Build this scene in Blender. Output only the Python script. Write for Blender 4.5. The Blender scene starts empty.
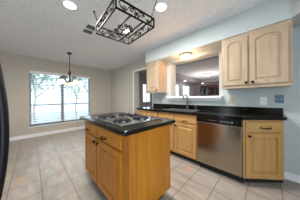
import bpy, bmesh, math, random
from mathutils import Vector, Matrix
random.seed(7)
sc = bpy.context.scene
COL = sc.collection
PI = math.pi
LW = dict(d1=16, d2=22, d3=9, ch=1.8, dome=8.5, fam=36, sof=.6)   # lamp powers in watts

# ------------------------------------------------------------------ camera
YAW = math.radians(44.718); T = -0.008
F = Vector((-math.cos(YAW), math.sin(YAW), 0)); R = Vector((math.sin(YAW), math.cos(YAW), 0)); U = Vector((0, 0, 1))
R2 = (R + T * U).normalized(); U2 = (U - T * R).normalized()
cd = bpy.data.cameras.new('camera'); cam = bpy.data.objects.new('camera', cd); COL.objects.link(cam)
m = Matrix.Identity(4)
for i in range(3):
    m[i][0] = R2[i]; m[i][1] = U2[i]; m[i][2] = -F[i]
m[2][3] = 1.169
cam.matrix_world = m
cd.sensor_width = 36; cd.lens = 36 * 118.438 / 300
cd.shift_x = (150 - 148.733) / 300; cd.shift_y = (98.007 - 100) / 300
cd.clip_start = 0.02
sc.camera = cam

# ------------------------------------------------------------------ world and exposure
w = bpy.data.worlds.new('world'); sc.world = w; w.use_nodes = True
bg = w.node_tree.nodes['Background']
bg.inputs[0].default_value = (0.78, 0.90, 1.0, 1); bg.inputs[1].default_value = 2.7
vs = sc.view_settings
vs.view_transform = 'Standard'; vs.look = 'None'; vs.gamma = 1; vs.exposure = 0.9
vs.use_curve_mapping = False

# ------------------------------------------------------------------ materials
def srgb(r, g, b):
    f = lambda c: (c / 255 / 12.92) if c / 255 <= .04045 else ((c / 255 + .055) / 1.055) ** 2.4
    return (f(r), f(g), f(b), 1)
def mat(name, col, rough=.5, metal=0, spec=.5, bump=None, emit=None, coat=0):
    mt = bpy.data.materials.new(name); mt.use_nodes = True
    nt = mt.node_tree; b = nt.nodes['Principled BSDF']
    b.inputs['Base Color'].default_value = col; b.inputs['Roughness'].default_value = rough
    b.inputs['Metallic'].default_value = metal; b.inputs['Specular IOR Level'].default_value = spec
    b.inputs['Coat Weight'].default_value = coat
    if bump:
        sc_, st, dist = bump
        tc = nt.nodes.new('ShaderNodeTexCoord'); n = nt.nodes.new('ShaderNodeTexNoise'); n.inputs['Scale'].default_value = sc_
        n.inputs['Detail'].default_value = 3
        bp = nt.nodes.new('ShaderNodeBump'); bp.inputs['Strength'].default_value = st; bp.inputs['Distance'].default_value = dist
        nt.links.new(tc.outputs['Object'], n.inputs['Vector']); nt.links.new(n.outputs['Fac'], bp.inputs['Height'])
        nt.links.new(bp.outputs[0], b.inputs['Normal'])
    if emit:
        b.inputs['Emission Color'].default_value = emit[0]; b.inputs['Emission Strength'].default_value = emit[1]
    return mt
def ramp(nt, stops):
    r = nt.nodes.new('ShaderNodeValToRGB'); e = r.color_ramp.elements
    e[0].position, e[0].color = stops[0]; e[1].position, e[1].color = stops[-1]
    for p, c in stops[1:-1]:
        x = e.new(p); x.color = c
    return r
def wood(name, dark, light, rough=.38, axis='z'):
    mt = mat(name, light, rough); nt = mt.node_tree; b = nt.nodes['Principled BSDF']
    tc = nt.nodes.new('ShaderNodeTexCoord'); mp = nt.nodes.new('ShaderNodeMapping')
    mp.inputs['Scale'].default_value = (14, 14, 1.3) if axis == 'z' else (1.3, 14, 14)
    n = nt.nodes.new('ShaderNodeTexNoise'); n.inputs['Scale'].default_value = 1.6; n.inputs['Detail'].default_value = 5
    n.inputs['Distortion'].default_value = .6
    r = ramp(nt, [(.3, dark), (.62, light)])
    n2 = nt.nodes.new('ShaderNodeTexNoise'); n2.inputs['Scale'].default_value = 3.0
    mx = nt.nodes.new('ShaderNodeMixRGB'); mx.blend_type = 'MULTIPLY'; mx.inputs[0].default_value = .5
    r2 = ramp(nt, [(.3, (.80, .76, .70, 1)), (.7, (1, 1, 1, 1))])
    L = nt.links.new
    L(tc.outputs['Object'], mp.inputs[0]); L(mp.outputs[0], n.inputs['Vector']); L(n.outputs['Fac'], r.inputs[0])
    L(tc.outputs['Object'], n2.inputs['Vector']); L(n2.outputs['Fac'], r2.inputs[0])
    L(r.outputs[0], mx.inputs[1]); L(r2.outputs[0], mx.inputs[2]); L(mx.outputs[0], b.inputs['Base Color'])
    return mt

M = {}
M['wall_beige'] = mat('painted_wall_beige', srgb(186, 180, 170), .8, bump=(60, .25, .01))
M['wall_cool'] = mat('painted_wall_pale_blue_grey', srgb(180, 188, 189), .8, bump=(60, .25, .01))
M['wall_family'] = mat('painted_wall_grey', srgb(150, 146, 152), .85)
M['trim'] = mat('white_trim_paint', srgb(228, 231, 234), .5)
M['plate_white'] = mat('white_plastic', srgb(232, 232, 228), .4)
M['mark_grey'] = mat('grey_marking', srgb(120, 122, 126), .5)
M['plate_beige'] = mat('beige_plastic', srgb(176, 164, 140), .5)
M['plate_steel'] = mat('blue_grey_metal', srgb(96, 124, 144), .4, .4)
M['black_iron'] = mat('black_wrought_iron', srgb(10, 10, 11), .6, 0, .2)
M['bronze'] = mat('dark_bronze', srgb(58, 48, 44), .4, .6)
M['black_plastic'] = mat('black_gloss_plastic', srgb(10, 10, 11), .25)
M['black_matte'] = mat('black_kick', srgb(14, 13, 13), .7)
M['coil'] = mat('black_burner_coil', srgb(15, 15, 16), .5, 0)
M['chrome'] = mat('chrome', srgb(225, 225, 228), .14, 1)
M['nickel'] = mat('brushed_nickel', srgb(98, 96, 95), .35, 1)
M['pan'] = mat('dark_chrome_pan', srgb(120, 120, 122), .25, 1)
M['sink_steel'] = mat('sink_steel', srgb(190, 192, 195), .3, 1)
M['maple'] = wood('maple_lit', srgb(168, 148, 125), srgb(182, 162, 138))  # wall cabinets: same wood as base and island, brighter light put into colour
M['maple_h'] = wood('maple_lit_across', srgb(168, 148, 125), srgb(182, 162, 138), axis='x')
M['base'] = wood('maple_half_lit', srgb(168, 127, 74), srgb(182, 141, 86))  # same cabinet wood, middle light level put into the colour
M['base_h'] = wood('maple_half_lit_across', srgb(168, 127, 74), srgb(182, 141, 86), axis='x')
M['isle'] = wood('maple_dim_lit', srgb(160, 96, 14), srgb(184, 118, 24))  # island: same cabinet wood, dimmer light put into a deeper colour
M['isle_h'] = wood('maple_dim_lit_across', srgb(160, 96, 14), srgb(184, 118, 24), axis='x')
M['dark_wood'] = wood('dark_cherry', srgb(44, 18, 14), srgb(80, 34, 26))
M['lamp_shade'] = mat('lit_glass_shade', srgb(255, 244, 224), .4, emit=((1, .88, .66, 1), .6))
M['lamp_amber'] = mat('lit_amber_glass', srgb(240, 170, 90), .4, emit=((1, .5, .15, 1), 1.0))
M['lamp_disc'] = mat('lit_lens', (1, 1, 1, 1), .4, emit=((1, .86, .66, 1), 2.2))
M['lamp_dome'] = mat('lit_dome_glass', (1, 1, 1, 1), .4, emit=((1, .78, .48, 1), 3.2))
M['brass'] = mat('antique_brass', srgb(150, 110, 60), .35, .8)
M['vinyl'] = mat('window_vinyl_slate', srgb(84, 104, 134), .5)
M['sash'] = mat('white_sash', srgb(225, 228, 232), .5)
M['vent_dark'] = mat('dark_grille', srgb(84, 86, 90), .7)
M['vent_slat'] = mat('grey_grille_slat', srgb(120, 124, 128), .6)
M['carpet'] = mat('beige_carpet', srgb(150, 140, 125), .95, bump=(300, .5, .01))
M['concrete'] = mat('patio_concrete', srgb(182, 184, 185), .9, bump=(40, .4, .01))
M['bark'] = mat('tree_bark', srgb(150, 144, 138), .9, bump=(30, .8, .02))
M['fence'] = wood('weathered_fence', srgb(170, 160, 150), srgb(200, 192, 180), .9)
M['fridge_black'] = mat('fridge_gloss_black', srgb(9, 15, 24), .38, 0, .35)

def ceiling_mat():
    mt = mat('popcorn_ceiling', srgb(222, 224, 225), .95); nt = mt.node_tree; b = nt.nodes['Principled BSDF']
    tc = nt.nodes.new('ShaderNodeTexCoord'); n = nt.nodes.new('ShaderNodeTexNoise')
    n.inputs['Scale'].default_value = 55; n.inputs['Detail'].default_value = 3; n.inputs['Roughness'].default_value = .65
    bp = nt.nodes.new('ShaderNodeBump'); bp.inputs['Strength'].default_value = .9; bp.inputs['Distance'].default_value = .02
    r = ramp(nt, [(.38, srgb(214, 217, 220)), (.62, srgb(244, 246, 248))])
    L = nt.links.new
    L(tc.outputs['Object'], n.inputs['Vector']); L(n.outputs['Fac'], bp.inputs['Height']); L(bp.outputs[0], b.inputs['Normal'])
    L(n.outputs['Fac'], r.inputs[0]); L(r.outputs[0], b.inputs['Base Color'])
    return mt
M['ceiling'] = ceiling_mat()

def tile_mat():
    mt = mat('ceramic_tile', srgb(200, 190, 178), .35); nt = mt.node_tree; b = nt.nodes['Principled BSDF']; L = nt.links.new
    tc = nt.nodes.new('ShaderNodeTexCoord'); mp = nt.nodes.new('ShaderNodeMapping')
    mp.inputs['Location'].default_value = (0.50 + 0.305 * 40, -0.09 + 0.305 * 40, 0)
    br = nt.nodes.new('ShaderNodeTexBrick'); br.offset = 0; br.squash = 1
    br.inputs['Scale'].default_value = 1; br.inputs['Brick Width'].default_value = .305; br.inputs['Row Height'].default_value = .305
    br.inputs['Mortar Size'].default_value = .0046; br.inputs['Mortar Smooth'].default_value = .2
    br.inputs['Color1'].default_value = (0.9, 0.9, 0.9, 1); br.inputs['Color2'].default_value = (1, 1, 1, 1); br.inputs['Mortar'].default_value = (1, 1, 1, 1)
    L(tc.outputs['Object'], mp.inputs[0]); L(mp.outputs[0], br.inputs['Vector'])
    # stone veining
    mp2 = nt.nodes.new('ShaderNodeMapping'); mp2.inputs['Rotation'].default_value = (0, 0, .25); mp2.inputs['Scale'].default_value = (1.4, 5, 1)
    n = nt.nodes.new('ShaderNodeTexNoise'); n.inputs['Scale'].default_value = 2.6; n.inputs['Detail'].default_value = 5
    L(tc.outputs['Object'], mp2.inputs[0]); L(mp2.outputs[0], n.inputs['Vector'])
    r = ramp(nt, [(.3, srgb(148, 139, 129)), (.5, srgb(159, 150, 141)), (.72, srgb(172, 165, 158))]); L(n.outputs['Fac'], r.inputs[0])
    # rust coloured patches
    n2 = nt.nodes.new('ShaderNodeTexNoise'); n2.inputs['Scale'].default_value = 4.6; n2.inputs['Detail'].default_value = 2
    L(tc.outputs['Object'], n2.inputs['Vector'])
    r2 = ramp(nt, [(.62, (0, 0, 0, 1)), (.74, (.6, .6, .6, 1))]); L(n2.outputs['Fac'], r2.inputs[0])
    m1 = nt.nodes.new('ShaderNodeMixRGB'); L(r2.outputs[0], m1.inputs[0]); L(r.outputs[0], m1.inputs[1]); m1.inputs[2].default_value = srgb(196, 142, 92)
    m2 = nt.nodes.new('ShaderNodeMixRGB'); m2.blend_type = 'MULTIPLY'; m2.inputs[0].default_value = 1
    L(m1.outputs[0], m2.inputs[1]); L(br.outputs['Color'], m2.inputs[2])
    m3 = nt.nodes.new('ShaderNodeMixRGB'); L(br.outputs['Fac'], m3.inputs[0]); L(m2.outputs[0], m3.inputs[1]); m3.inputs[2].default_value = srgb(108, 97, 84)
    L(m3.outputs[0], b.inputs['Base Color'])
    bp = nt.nodes.new('ShaderNodeBump'); bp.invert = True; bp.inputs['Strength'].default_value = .5; bp.inputs['Distance'].default_value = .003
    L(br.outputs['Fac'], bp.inputs['Height']); L(bp.outputs[0], b.inputs['Normal'])
    return mt
M['tile'] = tile_mat()

def granite():
    mt = mat('black_granite', srgb(9, 10, 10), .15, 0, .42); nt = mt.node_tree; b = nt.nodes['Principled BSDF']; L = nt.links.new
    tc = nt.nodes.new('ShaderNodeTexCoord'); v = nt.nodes.new('ShaderNodeTexVoronoi'); v.inputs['Scale'].default_value = 90
    r = ramp(nt, [(0, srgb(190, 175, 130)), (.16, srgb(54, 57, 48)), (.32, srgb(8, 9, 9))])
    n = nt.nodes.new('ShaderNodeTexNoise'); n.inputs['Scale'].default_value = 30; r2 = ramp(nt, [(.42, (0, 0, 0, 1)), (.55, (1, 1, 1, 1))])
    mx = nt.nodes.new('ShaderNodeMixRGB'); mx.inputs[1].default_value = srgb(8, 9, 9)
    L(tc.outputs['Object'], v.inputs['Vector']); L(tc.outputs['Object'], n.inputs['Vector'])
    L(v.outputs['Distance'], r.inputs[0]); L(n.outputs['Fac'], r2.inputs[0])
    L(r2.outputs[0], mx.inputs[0]); L(r.outputs[0], mx.inputs[2]); L(mx.outputs[0], b.inputs['Base Color'])
    return mt
M['granite'] = granite()

def steel():
    mt = mat('brushed_stainless', srgb(176, 164, 148), .25, 1); nt = mt.node_tree; b = nt.nodes['Principled BSDF']; L = nt.links.new
    tc = nt.nodes.new('ShaderNodeTexCoord'); mp = nt.nodes.new('ShaderNodeMapping'); mp.inputs['Scale'].default_value = (6, 6, 260)
    n = nt.nodes.new('ShaderNodeTexNoise'); n.inputs['Scale'].default_value = 1; n.inputs['Detail'].default_value = 3
    r = ramp(nt, [(.3, (.17, .17, .17, 1)), (.7, (.27, .27, .27, 1))])
    L(tc.outputs['Object'], mp.inputs[0]); L(mp.outputs[0], n.inputs['Vector']); L(n.outputs['Fac'], r.inputs[0]); L(r.outputs[0], b.inputs['Roughness'])
    b.inputs['Anisotropic'].default_value = 0
    return mt
M['steel'] = steel()

def glass_pane():
    mt = bpy.data.materials.new('window_glass'); mt.use_nodes = True; nt = mt.node_tree; nt.nodes.clear()
    o = nt.nodes.new('ShaderNodeOutputMaterial'); t = nt.nodes.new('ShaderNodeBsdfTransparent'); t.inputs[0].default_value = (.80, .86, .88, 1)
    g = nt.nodes.new('ShaderNodeBsdfGlossy'); g.inputs['Roughness'].default_value = .03
    mx = nt.nodes.new('ShaderNodeMixShader'); mx.inputs[0].default_value = .06
    nt.links.new(t.outputs[0], mx.inputs[1]); nt.links.new(g.outputs[0], mx.inputs[2]); nt.links.new(mx.outputs[0], o.inputs[0])
    return mt
M['glass'] = glass_pane()

def slat_mat():
    mt = bpy.data.materials.new('white_blind_slat'); mt.use_nodes = True; nt = mt.node_tree; b = nt.nodes['Principled BSDF']
    b.inputs['Base Color'].default_value = srgb(226, 228, 228); b.inputs['Roughness'].default_value = .5
    o = nt.nodes['Material Output']; t = nt.nodes.new('ShaderNodeBsdfTranslucent'); t.inputs[0].default_value = srgb(226, 230, 232)
    mx = nt.nodes.new('ShaderNodeMixShader'); mx.inputs[0].default_value = .22
    nt.links.new(b.outputs[0], mx.inputs[1]); nt.links.new(t.outputs[0], mx.inputs[2]); nt.links.new(mx.outputs[0], o.inputs[0])
    return mt
M['slat'] = slat_mat()
def leaf_mat(name, c1, c2):
    mt = mat(name, c1, .7); nt = mt.node_tree; b = nt.nodes['Principled BSDF']
    tc = nt.nodes.new('ShaderNodeTexCoord'); n = nt.nodes.new('ShaderNodeTexNoise'); n.inputs['Scale'].default_value = 6
    r = ramp(nt, [(.35, c1), (.65, c2)]); L = nt.links.new
    L(tc.outputs['Object'], n.inputs['Vector']); L(n.outputs['Fac'], r.inputs[0]); L(r.outputs[0], b.inputs['Base Color'])
    return mt
M['leaf'] = leaf_mat('pale_green_leaves', srgb(84, 120, 102), srgb(146, 176, 152))

# ------------------------------------------------------------------ mesh helpers
class MB:
    def __init__(s): s.bm = bmesh.new()
    def box(s, x0, x1, y0, y1, z0, z1, rot=None, org=(0, 0, 0), bevel=0):
        c = Vector(((x0 + x1) / 2, (y0 + y1) / 2, (z0 + z1) / 2))
        r = bmesh.ops.create_cube(s.bm, size=1); vs_ = r['verts']
        for v in vs_:
            p = Vector((v.co.x * (x1 - x0), v.co.y * (y1 - y0), v.co.z * (z1 - z0)))
            if rot is not None: p = rot @ p
            v.co = p + c + Vector(org)
        if bevel:
            es = list({e for v in vs_ for e in v.link_edges})
            bmesh.ops.bevel(s.bm, geom=es, offset=bevel, segments=2, affect='EDGES', profile=.6)
        return s
    def prism(s, pts, z0, z1):
        b = [s.bm.verts.new((x, y, z0)) for x, y in pts]; t = [s.bm.verts.new((x, y, z1)) for x, y in pts]
        n = len(pts)
        s.bm.faces.new(t); s.bm.faces.new(b[::-1])
        for i in range(n): s.bm.faces.new((b[i], b[(i + 1) % n], t[(i + 1) % n], t[i]))
        return s
    def lathe(s, prof, c=(0, 0, 0), n=20, axis='z'):
        rings = []
        for r, h in prof:
            ring = []
            for i in range(n):
                a = 2 * PI * i / n; x, y, z = r * math.cos(a), r * math.sin(a), h
                if axis == 'y': x, y, z = x, h, y
                if axis == 'x': x, y, z = h, x, y
                ring.append(s.bm.verts.new((c[0] + x, c[1] + y, c[2] + z)))
            rings.append(ring)
        for a, b in zip(rings, rings[1:]):
            for i in range(n): s.bm.faces.new((a[i], a[(i + 1) % n], b[(i + 1) % n], b[i]))
        s.bm.faces.new(rings[0][::-1]); s.bm.faces.new(rings[-1])
        return s
    def tube(s, pts, r, n=8, closed=False, flat=None):
        pts = [Vector(p) for p in pts]; N = len(pts); rings = []
        prev = None
        for i, p in enumerate(pts):
            if closed: d = pts[(i + 1) % N] - pts[i - 1]
            else: d = pts[min(i + 1, N - 1)] - pts[max(i - 1, 0)]
            d.normalize()
            if prev is None:
                a = Vector((0, 0, 1)) if abs(d.z) < .9 else Vector((1, 0, 0))
                u = d.cross(a).normalized()
            else:
                u = (prev - d * prev.dot(d)).normalized()
            prev = u; v = d.cross(u)
            rr = r[i] if isinstance(r, (list, tuple)) else r
            rings.append([s.bm.verts.new(p + (u * math.cos(2 * PI * k / n) + v * math.sin(2 * PI * k / n)) * rr) for k in range(n)])
        rng = range(N) if closed else range(N - 1)
        for i in rng:
            a, b = rings[i], rings[(i + 1) % N]
            for k in range(n): s.bm.faces.new((a[k], a[(k + 1) % n], b[(k + 1) % n], b[k]))
        if not closed:
            s.bm.faces.new(rings[0][::-1]); s.bm.faces.new(rings[-1])
        return s
    def build(s, name, m_, parent=None, smooth=False, loc=None, shift=None):
        if shift is not None: bmesh.ops.translate(s.bm, verts=s.bm.verts, vec=Vector(shift))
        bmesh.ops.recalc_face_normals(s.bm, faces=s.bm.faces)
        me = bpy.data.meshes.new(name); s.bm.to_mesh(me); s.bm.free()
        if smooth:
            for p in me.polygons: p.use_smooth = True
            try: me.set_sharp_from_angle(angle=math.radians(40))
            except Exception: pass
        me.materials.append(m_)
        o = bpy.data.objects.new(name, me); COL.objects.link(o)
        if parent: o.parent = parent
        if loc: o.location = loc
        return o
def thing(name, label, cat, loc=(0, 0, 0), rz=0, group=None):
    o = bpy.data.objects.new(name, None); o.empty_display_size = .1; COL.objects.link(o)
    o.location = loc; o.rotation_euler = (0, 0, rz)
    return tag(o, label, cat, group)
def tag(o, label, cat, group=None):
    o['label'] = label; o['category'] = cat
    if group: o['group'] = group
    return o
def struct(name, mb, m_, smooth=False):
    o = mb.build(name, m_, smooth=smooth); o['kind'] = 'structure'; return o
def copy_tree(o, parent=None):
    c = o.copy(); COL.objects.link(c)
    if parent: c.parent = parent
    for ch in [x for x in list(bpy.data.objects) if x.parent == o and x != c]: copy_tree(ch, c)
    return c

# ------------------------------------------------------------------ dimensions
XW = -5.08; YF = 1.972; YS = 2.237; YW = 2.58; YB = 2.83; HC = 2.44; ZS = 2.123
XB = 1.6; YL = -2.2
FX = -3.85; FY = 9.0     # family room walls

# ------------------------------------------------------------------ setting
struct('floor', MB().box(XW - .15, XB, YL - .15, YB, -.1, 0), M['tile'])
struct('floor_family', MB().box(FX - .15, XB, YB, FY + .15, -.1, 0), M['carpet'])
struct('ceiling', MB().box(XW - .15, XB, YL - .15, YB, HC, HC + .1), M['ceiling'])
struct('ceiling_family', MB().box(FX - .15, XB, YB, FY + .15, HC, HC + .1), M['ceiling'])
WZ0, WZ1, WY0, WY1 = .335, 2.04, -.04, 1.69
b = MB(); b.box(XW - .15, XW, YL - .15, WY0, 0, HC); b.box(XW - .15, XW, WY1, YB, 0, HC)
b.box(XW - .15, XW, WY0, WY1, 0, WZ0); b.box(XW - .15, XW, WY0, WY1, WZ1, HC)
struct('wall_far', b, M['wall_beige'])
DX0, DX1, DZ = -3.36, -2.43, 2.10
b = MB(); b.box(XW, DX0, YW, YB, 0, HC); b.box(DX0, DX1, YW, YB, DZ, HC)
struct('wall_dining', b, M['wall_beige'])
PX0, PX1, PZ0, PZ1 = -1.79, -.668, 1.16, 2.06
b = MB(); b.box(DX1, PX0, YW, YB, 0, HC); b.box(PX1, XB, YW, YB, 0, HC)
b.box(PX0, PX1, YW, YB, 0, PZ0); b.box(PX0, PX1, YW, YB, PZ1, HC)
struct('wall_right', b, M['wall_cool'])
b = MB(); b.box(XB, XB + .12, YL - .15, -1.7, 0, HC); b.box(XB, XB + .12, .9, YW, 0, HC); b.box(XB, XB + .12, -1.7, .9, 2.2, HC)  # unseen wall added to control daylight; its gap is sized for the fill
struct('wall_back_added', b, M['wall_beige'])
b = MB(); b.box(XW, -1.9, YL - .15, YL, 0, HC); b.box(-1.1, XB, YL - .15, YL, 0, HC); b.box(-1.9, -1.1, YL - .15, YL, 2.2, HC)  # unseen wall; opening added so daylight brightens the island front
struct('wall_left_unseen', b, M['wall_beige'])
struct('trim_soffit', MB().prism([(-2.37, YS), (.21, YS), (.275, 2.13), (XB, 1.2), (XB, YW), (-2.37, YW)], ZS, HC), M['wall_cool'])
# family room shell
FW = [(3.47, 3.99, .97, 1.80), (5.75, 6.55, .95, 1.98), (6.92, 7.88, .95, 1.98)]
b = MB(); ys = [YB] + [v for a in FW for v in a[:2]] + [FY + .15]
for i in range(0, len(ys), 2): b.box(FX - .15, FX, ys[i], ys[i + 1], 0, HC)
for a in FW: b.box(FX - .15, FX, a[0], a[1], 0, a[2]); b.box(FX - .15, FX, a[0], a[1], a[3], HC)
struct('wall_family_left', b, M['wall_family'])
struct('wall_family_far', MB().box(FX, XB, FY, FY + .15, 0, HC), M['wall_family'])
struct('wall_family_right', MB().box(XB, XB + .15, YB, FY, 0, HC), M['wall_family'])
b = MB(); b.box(FX, FX + .5, YB + .55, FY - .5, 2.2, HC); b.box(FX, XB, FY - .5, FY, 2.2, HC); b.box(FX, XB, YB, YB + .55, 2.2, HC)
struct('trim_family_soffit', b, M['wall_family'])
# baseboards
def baseboard(name, x0, x1, y0, y1):
    b = MB(); b.box(x0, x1, y0, y1, 0, .085)
    if (x1 - x0) > (y1 - y0): b.box(x0, x1, y0 + .005, y1, .085, .10)
    else: b.box(x0, x1 - .005, y0, y1, .085, .10)
    struct(name, b, M['trim'])
baseboard('baseboard_far', XW, XW + .016, YL, YW)
baseboard('baseboard_dining', XW + .016, DX0 - .05, YW - .016, YW)
baseboard('baseboard_right', .145, XB, YW - .016, YW)
# door opening casing
b = MB()
b.box(DX0 - .035, DX0 + .01, YW - .012, YW + .005, 0, DZ + .035); b.box(DX1 - .01, DX1 + .022, YW - .012, YW + .005, .92, DZ + .035)
b.box(DX0 + .01, DX1 - .01, YW - .012, YW + .005, DZ - .01, DZ + .035)
struct('door_1', b, M['trim'])
# pass-through ledge
b = MB(); b.box(-1.84, -.60, 2.45, 2.86, 1.16, 1.20, bevel=.006); b.box(-1.815, -.625, 2.545, 2.58, 1.12, 1.16)
b.box(-1.80, -.64, 2.562, 2.58, 1.10, 1.12)
struct('trim_ledge', b, M['trim'])

# ------------------------------------------------------------------ dining window
win = MB()
y0, y1, z0, z1 = WY0, WY1, WZ0, WZ1; ym = .78; zr = .965; fx0, fx1 = XW - .12, XW - .06
t = .04
win.box(fx0, fx1, y0, y0 + t, z0, z1); win.box(fx0, fx1, y1 - t, y1, z0, z1)
win.box(fx0, fx1, y0, y1, z0, z0 + t); win.box(fx0, fx1, y0, y1, z1 - t, z1)
win.box(fx0 - .01, fx1 + .01, ym - .045, ym + .045, z0 + t, z1 - t)
win.box(fx0, fx1 + .01, y0 + t, ym - .045, zr - .025, zr + .025); win.box(fx0, fx1 + .01, ym + .045, y1 - t, zr - .025, zr + .025)
wo = struct('window_1', win, M['vinyl'])
MB().box(XW - .096, XW - .092, y0 + t, y1 - t, z0 + t, z1 - t).build('glass_pane', M['glass'], wo)
MB().box(XW - .06, XW + .035, y0 - .03, y1 + .03, z0 - .03, z0, bevel=.004).build('window_sill', M['trim'], wo)
def blind(ya, yb, label):
    o = thing('window_blind', label, 'blind', (XW - .03, (ya + yb) / 2, WZ0), 0, 'blinds in the dining window')
    hw = (yb - ya) / 2; H = WZ1 - WZ0
    MB().box(-.028, .028, -hw, hw, H - .085, H, bevel=.003).build('head_rail', M['sash'], o)
    s = MB(); rot = Matrix.Rotation(math.radians(33), 3, 'Y'); z = .10
    while z < H - .10:
        s.box(-.026, .026, -hw + .004, hw - .004, z - .0014, z + .0014, rot=None if False else rot); z += .058
    s.build('slats', M['slat'], o)
    MB().box(-.024, .024, -hw + .004, hw - .004, .052, .072).build('bottom_rail', M['sash'], o)
    c = MB()
    for yy in (-hw * .6, hw * .6): c.tube([(.027, yy, .06), (.027, yy, H - .06)], .0018, 5)
    c.build('ladder_cord', M['sash'], o)
    return o
blind(WY0 + .004, ym - .006, 'white horizontal blind over the window half nearer the refrigerator')
blind(ym + .006, WY1 - .004, 'white horizontal blind over the window half nearer the room corner')

# family windows
for i, (ya, yb, za, zb) in enumerate(FW):
    b = MB(); xa, xb_ = FX - .1, FX - .05; t = .035
    b.box(xa, xb_, ya, ya + t, za, zb); b.box(xa, xb_, yb - t, yb, za, zb); b.box(xa, xb_, ya, yb, za, za + t); b.box(xa, xb_, ya, yb, zb - t, zb)
    b.box(xa, xb_, (ya + yb) / 2 - .012, (ya + yb) / 2 + .012, za, zb)
    for k in (1, 2, 3): z = za + (zb - za) * k / 4; b.box(xa, xb_, ya, yb, z - .01, z + .01)
    o = struct('window_%d' % (i + 2), b, M['sash'])
    MB().box(FX - .078, FX - .074, ya + t, yb - t, za + t, zb - t).build('glass_pane', M['glass'], o)

# ------------------------------------------------------------------ outside
struct('ground_outside', MB().box(-14, XW - .15, -9, 11, -.15, -.05), M['concrete'])
def tree(name, label, x, y, h, cr, n, lean=0):
    o = thing(name, label, 'tree', (x, y, -.05), 0, None)
    pts = [(lean * k / 6 * h * .5 + .05 * math.sin(k), .04 * math.cos(k * 2), h * .7 * k / 6) for k in range(7)]
    b = MB().tube(pts, [.05 - .005 * k for k in range(7)], 8)
    for k in range(5):
        a = k * 2.4; q = pts[3 + k % 3]
        b.tube([q, (q[0] + .4 * math.cos(a), q[1] + .4 * math.sin(a), q[2] + .35), (q[0] + cr * .7 * math.cos(a), q[1] + cr * .7 * math.sin(a), q[2] + .7)], [.035, .025, .012], 6)
    b.build('trunk', M['bark'], o)
    f = MB(); c = Vector((pts[-1][0], 0, h * .74))
    for _ in range(n):
        d = Vector((random.gauss(0, 1), random.gauss(0, 1), random.gauss(0, 1))).normalized() * random.random() ** .45
        p = c + Vector((d.x * cr, d.y * cr, d.z * h * .34)); s = random.uniform(.05, .1)
        u = Vector((random.gauss(0, 1), random.gauss(0, 1), random.gauss(0, 1))).normalized(); v = u.orthogonal().normalized()
        w_ = u.cross(v)
        f.bm.faces.new([f.bm.verts.new(p + q) for q in (v * s, w_ * s * .45, -v * s, -w_ * s * .45)])
    f.build('foliage', M['leaf'], o)
tree('garden_tree', 'pale leafy tree outside behind the window half nearer the refrigerator', -7.6, .1, 3.6, 1.1, 1500, .1)
tree('garden_tree', 'pale leafy tree outside behind the window half nearer the room corner', -8.6, 2.0, 3.2, 1.0, 900)
# ------------------------------------------------------------------ cabinetry helpers
def outline(w, h, inset, arch, n=10):
    x0, x1, z0, z1 = inset, w - inset, inset, h - inset
    pts = []
    for i in range(n): pts.append((x0 + (x1 - x0) * i / n, z0))
    for i in range(n): pts.append((x1, z0 + (z1 - arch - z0) * i / n))
    for i in range(2 * n):
        u = i / (2 * n); xx = x1 + (x0 - x1) * u; k = 1 - (2 * u - 1) ** 2
        pts.append((xx, z1 - arch + arch * k ** .9 if arch else z1))
    for i in range(n): pts.append((x0, z1 - arch + (z0 - z1 + arch) * i / n))
    return pts
def raised(w, h, rail=.055, arch=0, thick=.02, x0=0, z0=0, y=0):
    """raised-panel door front; its front plane looks to -y"""
    b = MB(); bm = b.bm
    rings = []
    def ring(pts, yy): rings.append([bm.verts.new((x0 + x, yy, z0 + z)) for x, z in pts])
    o_ = outline(w, h, 0, 0); ring(o_, y + thick); ring(o_, y + .004); ring(outline(w, h, .004, 0), y)
    ring(outline(w, h, rail, arch), y); ring(outline(w, h, rail + .005, arch), y + .014)
    ring(outline(w, h, rail + .014, arch), y + .014); ring(outline(w, h, rail + .034, arch * .95), y + .001)
    for a, c in zip(rings, rings[1:]):
        n = len(a)
        for i in range(n): bm.faces.new((a[i], a[(i + 1) % n], c[(i + 1) % n], c[i]))
    bm.faces.new(rings[-1]); bm.faces.new(rings[0][::-1])
    return b
def slab(w, h, x0, z0, y=0, thick=.02):
    b = MB(); bm = b.bm; rings = []
    for ins, yy in ((0, y + thick), (0, y + .006), (.006, y + .001), (.014, y)):
        rings.append([bm.verts.new((x0 + x, yy, z0 + z)) for x, z in ((ins, ins), (w - ins, ins), (w - ins, h - ins), (ins, h - ins))])
    for a, c in zip(rings, rings[1:]):
        for i in range(4): bm.faces.new((a[i], a[(i + 1) % 4], c[(i + 1) % 4], c[i]))
    bm.faces.new(rings[-1]); bm.faces.new(rings[0][::-1])
    return b
def pull(parent, x, z, y, L=.085):
    b = MB(); pts = []
    for i in range(11):
        u = i / 10; pts.append((x - L / 2 + L * u, y - .028 * math.sin(PI * u) ** .6, z - .006 * math.sin(PI * u)))
    b.tube(pts, [.009 if i in (0, 10) else .006 + .0025 * math.sin(PI * i / 10) for i in range(11)], 8)
    for xx in (x - L / 2, x + L / 2): b.lathe([(.009, y + .001), (.009, y - .003), (.006, y - .006)], (xx, 0, z), 10, 'y')
    b.build('handle', M['black_iron'], parent, smooth=True)
def knob(parent, x, z, y):
    MB().lathe([(.007, y + .001), (.007, y - .010), (.015, y - .015), (.0185, y - .021), (.016, y - .028), (.005, y - .032)], (x, 0, z), 14, 'y').build('knob', M['black_iron'], parent, smooth=True)
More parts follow.
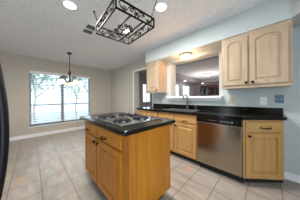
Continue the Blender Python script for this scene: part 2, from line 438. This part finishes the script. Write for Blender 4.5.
def base_cabinet(label, X0, X1, Y, mt, mth, doors, drawers, depth=.58, back_to=None, sides=None, hz=.875, name='base_cabinet', pulls=True, group=None, door_knobs=None):
    W = X1 - X0; o = thing(name, label, 'cabinet', (X0, Y, 0), 0, group)
    b = MB()
    if 'sink' in label:
        b.box(0, W, 0, depth, .10, .70); b.box(0, W, 0, .02, .70, hz); b.box(0, .018, .02, depth, .70, hz); b.box(W - .018, W, .02, depth, .70, hz)
    else: b.box(0, W, .0, depth, .10, hz)
    b.build('body', mt, o)
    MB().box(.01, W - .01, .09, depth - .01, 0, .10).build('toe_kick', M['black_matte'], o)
    for (a, c) in drawers:
        d = slab(c - a, .135, a, .715, -.02).build('drawer', mth, o)
        pull(d, (a + c) / 2, .752, -.02)
    for (a, c, kx) in doors:
        d = raised(c - a, .56, .052, 0, .02, a, .13, -.02).build('door', mt, o)
        knob(d, kx, .645, -.02)
    return o
# left base cabinet: X -2.40..-1.725
W = .675
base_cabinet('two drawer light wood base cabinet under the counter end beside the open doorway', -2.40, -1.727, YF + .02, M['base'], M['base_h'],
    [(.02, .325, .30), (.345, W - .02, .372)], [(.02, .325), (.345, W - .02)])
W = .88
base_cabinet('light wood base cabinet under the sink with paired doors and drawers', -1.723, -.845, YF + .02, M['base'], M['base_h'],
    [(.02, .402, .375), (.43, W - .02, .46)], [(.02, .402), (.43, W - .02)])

# island
IX0, IX1, IY0, IY1 = -1.93, -.83, .557, 1.165
o = thing('kitchen_island', 'wood kitchen island with paired doors and drawers below a black cooktop counter', 'island', (IX0, IY0 + .02, 0))
W = IX1 - IX0; D = IY1 - IY0 - .02
b = MB(); b.box(0, W, 0, D, .10, .87)
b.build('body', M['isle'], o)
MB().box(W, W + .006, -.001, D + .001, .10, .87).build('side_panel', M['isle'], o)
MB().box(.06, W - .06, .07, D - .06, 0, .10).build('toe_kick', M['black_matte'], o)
sp = -1.465 - IX0
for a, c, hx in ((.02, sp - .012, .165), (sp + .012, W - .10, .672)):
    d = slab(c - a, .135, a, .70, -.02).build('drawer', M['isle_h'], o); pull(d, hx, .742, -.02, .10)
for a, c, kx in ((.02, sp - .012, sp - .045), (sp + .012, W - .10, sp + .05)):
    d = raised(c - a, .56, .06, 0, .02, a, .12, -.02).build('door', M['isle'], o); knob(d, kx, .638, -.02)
b = MB().box(-1.98, -.778, .505, 1.217, .87, .910, bevel=.008)
tag(b.build('island_countertop', M['granite'], smooth=True), 'black granite slab on top of the kitchen island', 'countertop')

# cooktop
cx0, cx1, cy0, cy1 = -1.675, -.935, .575, 1.125
o = thing('cooktop', 'chrome rimmed electric cooktop with black coil burners set in the island counter', 'cooktop', ((cx0 + cx1) / 2, (cy0 + cy1) / 2, .910))
hw, hd = (cx1 - cx0) / 2, (cy1 - cy0) / 2
MB().box(-hw, hw, -hd, hd, 0, .010, bevel=.004).build('steel_surface', M['chrome'], o)
def burner(x, y, r):
    p = MB()
    p.lathe([(r * .98, .0095), (r * 1.12, .013), (r * 1.12, .0175), (r * 1.0, .0165), (r * .9, .012), (.01, .011)], (x, y, 0), 32).build('drip_pan', M['pan'], o, smooth=True)
    s = MB(); pts = []; turns = 4 if r > .08 else 3
    for i in range(turns * 24 + 1):
        a = 2 * PI * i / 24; rr = .02 + (r * .93 - .02) * i / (turns * 24); pts.append((x + rr * math.cos(a), y + rr * math.sin(a), .024))
    s.tube(pts, .0085, 6)
    for k in range(3):
        a = 2 * PI * k / 3 + .4; s.tube([(x, y, .016), (x + r * .95 * math.cos(a), y + r * .95 * math.sin(a), .016)], .003, 5)
    s.build('burner', M['coil'], o, smooth=True)
for bx, by, r in ((-.225, -.125, .108), (.155, -.13, .092), (-.215, .145, .088), (.165, .13, .102)): burner(bx, by, r)
for k in range(4):
    MB().lathe([(.018, .010), (.018, .014), (.015, .032), (.013, .034)], (-.06 + (k % 2) * .05, .10 + (k // 2) * .08 + .04, 0), 14).build('control_knob', M['black_plastic'], o, smooth=True)

# dishwasher
o = thing('dishwasher', 'stainless steel dishwasher with black control strip under the black counter', 'dishwasher', (-.840, YF, 0))
W = .597
MB().box(.004, W - .004, .03, .57, .10, .872).build('tub', M['black_matte'], o)
MB().box(.004, W - .004, -.015, .03, .115, .775, bevel=.006).build('door', M['steel'], o)
pn = MB().box(.004, W - .004, -.018, .03, .778, .868, bevel=.005).build('control_panel', M['black_plastic'], o)
for k in range(5): MB().box(.17 + k * .026, .183 + k * .026, -.0192, -.018, .818, .824).build('button', M['mark_grey'], pn)
for k in range(6): MB().box(.345 + k * .021, .357 + k * .021, -.0192, -.018, .812, .826).build('button', M['mark_grey'], pn)
MB().box(.485, .490, -.0192, -.018, .808, .832).build('indicator', M['plate_white'], pn)
MB().box(.004, W - .004, .07, .56, 0, .112).build('kick_plate', M['black_matte'], o)

# end cabinet with angled front
A = Vector((-.241, YF, 0)); Bp = Vector((.14, 2.30, 0)); ang = math.atan2(Bp.y - A.y, Bp.x - A.x); L_ = (Bp - A).length
o = thing('base_cabinet', 'narrow light wood end cabinet with angled front beside the dishwasher', 'cabinet', tuple(A), ang)
def loc(x, y):
    d = Vector((x, y, 0)) - A; return (d.x * math.cos(ang) + d.y * math.sin(ang), -d.x * math.sin(ang) + d.y * math.cos(ang))
P = [loc(-.241, YF + .01), loc(.14, 2.305), loc(.14, YW - .018), loc(-.239, YW - .018)]
P = [(.006, .004), (L_, .004)] + P[2:]
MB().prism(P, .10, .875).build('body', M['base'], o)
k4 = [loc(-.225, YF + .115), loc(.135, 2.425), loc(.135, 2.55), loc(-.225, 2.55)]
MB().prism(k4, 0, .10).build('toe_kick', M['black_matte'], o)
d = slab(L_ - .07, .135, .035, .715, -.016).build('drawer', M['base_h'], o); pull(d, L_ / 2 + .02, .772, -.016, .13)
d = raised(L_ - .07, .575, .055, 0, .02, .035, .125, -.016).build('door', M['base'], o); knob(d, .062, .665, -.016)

# run counter (sink cut-out)
SX0, SX1, SY0, SY1 = -1.60, -.97, 2.06, 2.38
yf = YF - .03
b = MB()
b.box(-2.42, SX0, yf, YW, .875, .914); b.box(SX0, SX1, yf, SY0, .875, .914); b.box(SX0, SX1, SY1, YW, .875, .914)
b.prism([(SX1, yf), (-.235, yf), (.165, 2.275), (.165, YW), (SX1, YW)], .875, .914)
tag(b.build('countertop', M['granite']), 'long black granite countertop along the sink wall with a clipped end', 'countertop')
tag(MB().box(-2.405, .15, YW - .02, YW, .914, 1.008, bevel=.003).build('backsplash', M['granite']), 'low black granite backsplash along the wall behind the sink', 'backsplash')
# sink
o = thing('kitchen_sink', 'stainless drop-in sink basin set in the black counter under the ledge', 'sink', ((SX0 + SX1) / 2, (SY0 + SY1) / 2, .72))
hw, hd = (SX1 - SX0) / 2 - .002, (SY1 - SY0) / 2 - .002; z = .194
b = MB(); b.box(-hw, hw, -hd, hd, 0, .004); b.box(-hw, -hw + .004, -hd, hd, 0, z); b.box(hw - .004, hw, -hd, hd, 0, z); b.box(-hw, hw, -hd, -hd + .004, 0, z); b.box(-hw, hw, hd - .004, hd, 0, z)
b.build('basin', M['sink_steel'], o)
b = MB(); e = .02; b.box(-hw - e, hw + e, -hd - e, -hd + .004, z, z + .006); b.box(-hw - e, hw + e, hd - .004, hd + e, z, z + .006)
b.box(-hw - e, -hw + .004, -hd, hd, z, z + .006); b.box(hw - .004, hw + e, -hd, hd, z, z + .006)
b.build('rim', M['sink_steel'], o)
MB().lathe([(.04, .004), (.04, .008), (.03, .006)], (0, 0, 0), 18).build('drain', M['chrome'], o)
# faucet
o = thing('faucet', 'tall brushed nickel faucet standing behind the sink', 'faucet', (-1.262, 2.45, .914))
MB().lathe([(.030, 0), (.030, .012), (.022, .02), (.020, .17), (.017, .18), (.016, .185)], n=18).build('body', M['nickel'], o, smooth=True)
MB().tube([(0, 0, .18), (0, 0, .265), (0, -.012, .295), (0, -.05, .318), (0, -.10, .318), (0, -.145, .30), (0, -.165, .27), (0, -.168, .23)], [.014, .014, .014, .014, .014, .015, .017, .018], 12).build('spout', M['nickel'], o, smooth=True)
MB().tube([(.018, 0, .15), (.045, 0, .155), (.07, -.01, .185)], [.013, .012, .006], 10).build('lever_handle', M['nickel'], o, smooth=True)
o = thing('side_sprayer', 'small nickel sprayer on the counter beside the tall faucet', 'sprayer', (-1.07, 2.44, .914))
MB().lathe([(.022, 0), (.022, .008), (.014, .014), (.012, .05)], n=14).build('base', M['nickel'], o, smooth=True)
MB().tube([(0, 0, .05), (-.004, 0, .085), (-.03, -.006, .105), (-.05, -.01, .10)], [.010, .012, .014, .010], 10).build('nozzle', M['nickel'], o, smooth=True)

# ------------------------------------------------------------------ wall cabinets
def wall_cabinet(label, X0, X1, z0, z1, doors):
    o = thing('wall_cabinet', label, 'cabinet', (X0, YS + .02, z0), 0); W = X1 - X0; H = z1 - z0
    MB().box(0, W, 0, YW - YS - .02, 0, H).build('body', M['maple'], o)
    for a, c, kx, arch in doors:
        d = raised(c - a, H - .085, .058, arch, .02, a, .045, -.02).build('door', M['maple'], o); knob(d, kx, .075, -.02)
    return o
wall_cabinet('wide maple wall cabinet with paired arched doors', -.545, .21, 1.309, ZS, [(.03, .335, .318, .042), (.36, .725, .392, .042)])
wall_cabinet('small maple wall cabinet with one door beside the open doorway', -2.352, -1.905, 1.303, ZS, [(.03, .417, .385, .0)])

# ------------------------------------------------------------------ plates
def plate(name, label, x, z, w_, h_, m_, kind):
    o = thing(name, label, 'outlet' if kind == 'outlet' else 'switch', (x, YW, z))
    MB().box(-w_ / 2, w_ / 2, -.006, 0, -h_ / 2, h_ / 2, bevel=.002).build('cover_plate', m_, o)
    if kind == 'outlet':
        for dz in (-.02, .02):
            s = MB().box(-.016, .016, -.008, -.006, dz - .014, dz + .014).build('socket', m_, o)
            q = MB(); q.box(-.008, -.005, -.0085, -.008, dz - .006, dz + .006); q.box(.005, .008, -.0085, -.008, dz - .006, dz + .006); q.build('slots', M['vent_dark'], s)
    else:
        n = 2 if w_ > .08 else 1
        for k in range(n):
            xx = (k - (n - 1) / 2) * .04; MB().box(xx - .005, xx + .005, -.016, -.006, -.012, .012).build('toggle', M['plate_beige'] if kind == 'dark' else m_, o)
plate('wall_outlet', 'beige outlet plate on the wall below the wide cabinet end near the ledge', -.471, 1.112, .07, .115, M['plate_beige'], 'outlet')
plate('wall_outlet', 'white outlet plate on the wall between the beige outlet and blue switch plate', -.054, 1.108, .075, .12, M['plate_white'], 'outlet')
plate('light_switch', 'blue grey double switch plate above the counter end', .112, 1.139, .09, .12, M['plate_steel'], 'dark')
plate('wall_outlet', 'beige outlet plate below the small wall cabinet beside the doorway', -2.136, 1.085, .07, .115, M['plate_beige'], 'outlet')
o = thing('wall_outlet', 'low cream outlet plate on the wall under the dining window', 'outlet', (XW, 1.235, .165))
MB().box(0, .007, -.037, .037, -.055, .055, bevel=.002).build('cover_plate', M['plate_beige'], o)
for dz in (-.02, .02): MB().box(.007, .009, -.016, .016, dz - .014, dz + .014).build('socket', M['plate_beige'], o)

# ------------------------------------------------------------------ refrigerator
o = thing('refrigerator', 'glossy black refrigerator with a tall bowed door handle', 'refrigerator', (-.52, -.50, 0))
MB().box(-.40, .40, -.36, .285, .02, 1.76).build('body', M['fridge_black'], o)
dr = MB().box(-.405, .405, .290, .345, .06, 1.76, bevel=.01).build('door', M['fridge_black'], o)
pts = []; rad = []
for i in range(25):
    s_ = -1 + 2 * i / 24; z = 1.015 + .575 * s_
    pts.append((-.41 + .012, -.08 + .5 - .0215 - .085 * s_ * s_ , z)); rad.append(.0225)
MB().tube(pts, rad, 14).build('handle', M['fridge_black'], dr, smooth=True)
MB().box(-.39, .39, -.30, .27, 0, .055).build('kick_grille', M['black_matte'], o)

# ------------------------------------------------------------------ lights of the room
def light(name, kind, loc_, power, col=(1, .9, .78), size=.1, rot=None, parent=None, spot=None):
    l = bpy.data.lights.new(name, kind); l.energy = power; l.color = col
    if kind == 'AREA': l.shape = 'DISK'; l.size = size
    elif kind == 'SPOT': l.spot_size = spot or 2.2; l.spot_blend = .8; l.shadow_soft_size = size
    else: l.shadow_soft_size = size
    ob = bpy.data.objects.new(name, l); COL.objects.link(ob); ob.location = loc_
    if parent: ob.parent = parent
    return ob
def downlight(x, y, label, power, r=.075):
    o = thing('recessed_light', label, 'ceiling light', (x, y, HC), 0, 'recessed kitchen downlights')
    MB().lathe([(r + .022, 0), (r + .022, -.004), (r + .012, -.010), (r, -.010), (r - .004, -.004), (r - .004, -.001), (.01, -.001)], n=32).build('trim_ring', M['trim'], o, smooth=True)
    MB().lathe([(r - .006, -.0015), (r - .006, -.006), (r * .5, -.012), (.005, -.014)], n=28).build('lens', M['lamp_disc'], o, smooth=True)
    light('downlight_lamp', 'AREA', (0, 0, -.02), power, (1, .95, .89), size=.14, parent=o)
downlight(-1.887, .379, 'lit round recessed light in the ceiling between chandelier and pot rack', LW['d1'])
downlight(-1.049, 1.294, 'lit round recessed light in the ceiling on the sink side of the pot rack', LW['d2'])
downlight(-1.874, 1.292, 'lit round recessed light in the ceiling seen through the pot rack', LW['d3'])

o = thing('flush_ceiling_light', 'lit dome light with brass rim under the soffit above the sink', 'ceiling light', (-1.27, 2.41, ZS))
MB().lathe([(.10, 0), (.112, -.006), (.112, -.022), (.10, -.03), (.02, -.03)], n=28).build('rim', M['brass'], o, smooth=True)
MB().lathe([(.100, -.024), (.108, -.038), (.103, -.062), (.08, -.085), (.03, -.098), (.004, -.10)], n=28).build('dome', M['lamp_dome'], o, smooth=True)
light('dome_lamp', 'POINT', (0, -.02, -.15), LW['dome'], (1, .58, .30), .05, parent=o)

o = thing('flush_ceiling_light', 'lit round flush light with dark rim on the family room ceiling', 'ceiling light', (-2.32, 6.74, HC))
MB().lathe([(.2, 0), (.21, -.02), (.2, -.04), (.05, -.04)], n=28).build('rim', M['bronze'], o, smooth=True)
MB().lathe([(.19, -.035), (.18, -.07), (.12, -.10), (.01, -.115)], n=28).build('dome', M['lamp_dome'], o, smooth=True)
light('family_lamp', 'POINT', (0, 0, -.9), LW['fam'], (1, .90, .84), .15, parent=o)
for (x, y), lb in (((-3.6, 6.7), 'small lit downlight in the family room soffit above the windows'), ((-3.3, 8.72), 'small lit downlight in the family room soffit above the dark hutch')):
    o = thing('soffit_downlight', lb, 'ceiling light', (x, y, 2.2), 0, 'family room soffit lights')
    MB().lathe([(.10, 0), (.10, -.008), (.08, -.010), (.01, -.010)], n=20).build('trim_ring', M['trim'], o, smooth=True)
    MB().lathe([(.078, -.010), (.07, -.03), (.01, -.04)], n=20).build('lens', M['lamp_disc'], o, smooth=True)
    light('soffit_lamp', 'AREA', (0, 0, -.06), LW['sof'], size=.14, parent=o)

# hutch in the family room
o = thing('display_hutch', 'dark cherry display hutch with glass doors against the far family room wall', 'hutch', (-3.42, 8.62, 0))
W = 1.25
b = MB(); b.box(0, W, .05, .37, .06, .85); b.box(-.02, W + .02, .0, .37, .85, .89)
b.box(0, .03, .08, .37, .89, 1.9); b.box(W - .03, W, .08, .37, .89, 1.9); b.box(0, W, .34, .37, .89, 1.9)
b.box(-.03, W + .03, .04, .37, 1.88, 2.0)
for z in (1.2, 1.52): b.box(.03, W - .03, .12, .34, z, z + .02)
b.box(.05, W - .05, .08, .34, 0, .06)
b.build('body', M['dark_wood'], o)
dw = W / 4
for k in range(4):
    a = k * dw + .005; c = (k + 1) * dw - .005
    d = MB(); d.box(a, a + .04, .05, .078, .90, 1.87); d.box(c - .04, c, .05, .078, .90, 1.87); d.box(a, c, .05, .078, .90, .95); d.box(a, c, .05, .078, 1.82, 1.87)
    d = d.build('glass_door', M['dark_wood'], o)
    MB().box(a + .04, c - .04, .062, .066, .95, 1.82).build('pane', M['glass'], d)
    d = raised(c - a, .72, .05, 0, .02, a, .10, .03).build('door', M['dark_wood'], o)
    knob(d, (c - .03) if k % 2 == 0 else (a + .03), .6, .03)

# ------------------------------------------------------------------ ceiling vent
o = thing('ceiling_vent', 'white ceiling air vent with dark grilles beside the pot rack', 'vent', (-2.30, .765, HC))
MB().box(-.205, .205, -.13, .13, -.010, 0, bevel=.003).build('frame', M['trim'], o)
for x in (-.09, .09):
    g = MB().box(x - .062, x + .062, -.075, .075, -.012, -.010).build('grille', M['vent_dark'], o)
    s = MB()
    for k in range(6): s.box(x - .062, x + .062, -.070 + k * .027, -.067 + k * .027, -.015, -.012)
    s.build('slats', M['vent_slat'], g)

# ------------------------------------------------------------------ chandelier
CXc, CYc = -3.889, .76
o = thing('chandelier', 'dark bronze scroll arm chandelier with lit glass shades hanging before the window', 'chandelier', (CXc, CYc, HC))
MB().lathe([(.065, 0), (.065, -.012), (.05, -.03), (.02, -.04), (.008, -.055)], n=20).build('canopy', M['bronze'], o, smooth=True)
MB().tube([(0, 0, -.05), (0, 0, -.51)], .010, 8).build('stem', M['bronze'], o, smooth=True)
MB().lathe([(.008, -.40), (.022, -.42), (.032, -.45), (.030, -.50), (.018, -.56), (.014, -.64), (.022, -.68), (.030, -.71), (.018, -.74)], n=16).build('column', M['bronze'], o, smooth=True, shift=(0, 0, -.09))
MB().lathe([(.018, -.74), (.042, -.755), (.045, -.775), (.028, -.80), (.008, -.815)], n=16).build('finial', M['lamp_amber'], o, smooth=True, shift=(0, 0, -.09))
for k in range(5):
    a = 2 * PI * k / 5 + .35; ca, sa = math.cos(a), math.sin(a)
    prof = [(.02, -.70), (.06, -.73), (.11, -.715), (.145, -.66), (.175, -.60), (.21, -.575), (.245, -.59), (.257, -.63), (.25, -.675)]
    q = MB(); q.tube([(r * ca, r * sa, h) for r, h in prof], .010, 7)
    sc2 = []
    for i in range(15):
        th = PI * .2 + i * .42; rr = .045 * (1 - i / 18); sc2.append(((.125 + rr * math.cos(th)) * ca, (.125 + rr * math.cos(th)) * sa, -.60 + rr * math.sin(th)))
    q.tube(sc2, .0085, 6)
    q.build('arm', M['bronze'], o, smooth=True, shift=(0, 0, -.09))
    x, y = .25 * ca, .25 * sa
    sh = MB().lathe([(.018, -.672), (.030, -.680), (.048, -.705), (.062, -.735), (.078, -.760), (.074, -.760), (.058, -.734), (.044, -.705), (.016, -.682)], (x, y, 0), 18).build('shade', M['lamp_shade'], o, smooth=True, shift=(0, 0, -.09))
    light('shade_bulb', 'POINT', (x, y, -.865), LW['ch'], (1, .90, .76), .03, parent=o)

# ------------------------------------------------------------------ pot rack
RX0, RX1, RY0, RY1, RZ0, RZ1 = -1.526, -.96, .572, 1.048, 2.0, 2.10
RROT = math.radians(-4)
cxr, cyr = (RX0 + RX1) / 2, (RY0 + RY1) / 2
o = thing('pot_rack', 'black wrought iron hanging pot rack with scrollwork above the island', 'pot rack', (cxr, cyr, RZ0), RROT)
a, c = (RX1 - RX0) / 2, (RY1 - RY0) / 2; H = RZ1 - RZ0
b = MB(); s = .007
for z in (0, H):
    b.box(-a - s, a + s, -c - s, -c + s, z - s, z + s); b.box(-a - s, a + s, c - s, c + s, z - s, z + s)
    b.box(-a - s, -a + s, -c, c, z - s, z + s); b.box(a - s, a + s, -c, c, z - s, z + s)
for x in (-a, a):
    for y in (-c, c): b.box(x - s, x + s, y - s, y + s, 0, H)
b.build('frame', M['black_iron'], o)
for y in (-c / 3, c / 3):
    MB().box(-a, a, y - s, y + s, -s, s).build('grid_bar', M['black_iron'], o)
def spiral(cx, cz, r, a0, turns, sgn=1, n=16):
    return [(cx + r * (1 - .85 * i / n) * math.cos(a0 + sgn * 2 * PI * turns * i / n), cz + r * (1 - .85 * i / n) * math.sin(a0 + sgn * 2 * PI * turns * i / n)) for i in range(n + 1)]
def scroll_side(L, f):
    q = MB(); h = H / 2
    for sg in (-1, 1):
        for pts in (spiral(sg * L * .30, h + .012, .027, PI / 2 + PI * (sg < 0) * 0, 1.2, sg), spiral(sg * L * .62, h - .012, .025, -PI / 2, 1.2, sg),
                    spiral(sg * L * .10, h - .014, .020, -PI / 2, 1.1, -sg)):
            q.tube([f(u, z) for u, z in pts], .005, 6)
        q.tube([f(sg * L * .30, h + .039), f(sg * L * .42, h + .02), f(sg * L * .52, h - .02), f(sg * L * .62, h - .037)], .005, 6)
        q.tube([f(sg * L * .62, h - .037), f(sg * L * .78, h - .02), f(sg * L * .86, h + .02), f(sg * L * .80, h + .035)], .005, 6)
        q.tube([f(sg * L * .30, h + .039), f(sg * L * .14, h + .03), f(0, h), f(sg * L * -.10, h - .034)], .005, 6)
    q.build('scroll_panel', M['black_iron'], o, smooth=True)
scroll_side(a, lambda u, z: (u, -c, z)); scroll_side(a, lambda u, z: (u, c, z))
scroll_side(c, lambda u, z: (-a, u, z)); scroll_side(c, lambda u, z: (a, u, z))
# scroll motif across the middle of the grid
q = MB()
for sx in (-1, 1):
    for sy in (-1, 1):
        q.tube([(sx * .045 + (u), sy * .075 + v, 0) for u, v in spiral(0, 0, .035, -sy * PI / 2, 1.3, sx * sy)], .0062, 6)
        q.tube([(sx * .11 + (u), sy * .03 + v, 0) for u, v in spiral(0, 0, .028, PI / 2, 1.2, sx)], .006, 6)
q.tube([(-.14, 0, 0), (.14, 0, 0)], .006, 6); q.tube([(0, -c / 3, 0), (0, c / 3, 0)], .006, 6)
q.build('center_scrolls', M['black_iron'], o, smooth=True)
def chain(p0, p1):
    p0, p1 = Vector(p0), Vector(p1); d = (p1 - p0); Ln = d.length; d.normalize(); n = max(3, int(Ln / .026))
    u = d.orthogonal().normalized(); v = d.cross(u); q = MB()
    for k in range(n):
        cc = p0 + (p1 - p0) * ((k + .5) / n); w_ = u if k % 2 else v
        q.tube([cc + d * (.017 * math.cos(t_ * PI / 5)) + w_ * (.0085 * math.sin(t_ * PI / 5)) for t_ in range(10)], .0022, 5, closed=True)
    q.build('chain', M['black_iron'], o)
    MB().lathe([(.018, p1.z), (.018, p1.z - .006), (.006, p1.z - .012), (.005, p1.z - .03)], (p1.x, p1.y, 0), 12).build('ceiling_hook', M['black_iron'], o, smooth=True)
top = HC - RZ0
def tolocal(x, y):
    v = Matrix.Rotation(-RROT, 3, 'Z') @ Vector((x - cxr, y - cyr, 0)); return (v.x, v.y, top)
chain((-a + .06, -c, H), tolocal(-1.786, .657))
chain((a, c * .85, H), tolocal(-.90, 1.08))
chain((a, -c, H), tolocal(-.86, .50))
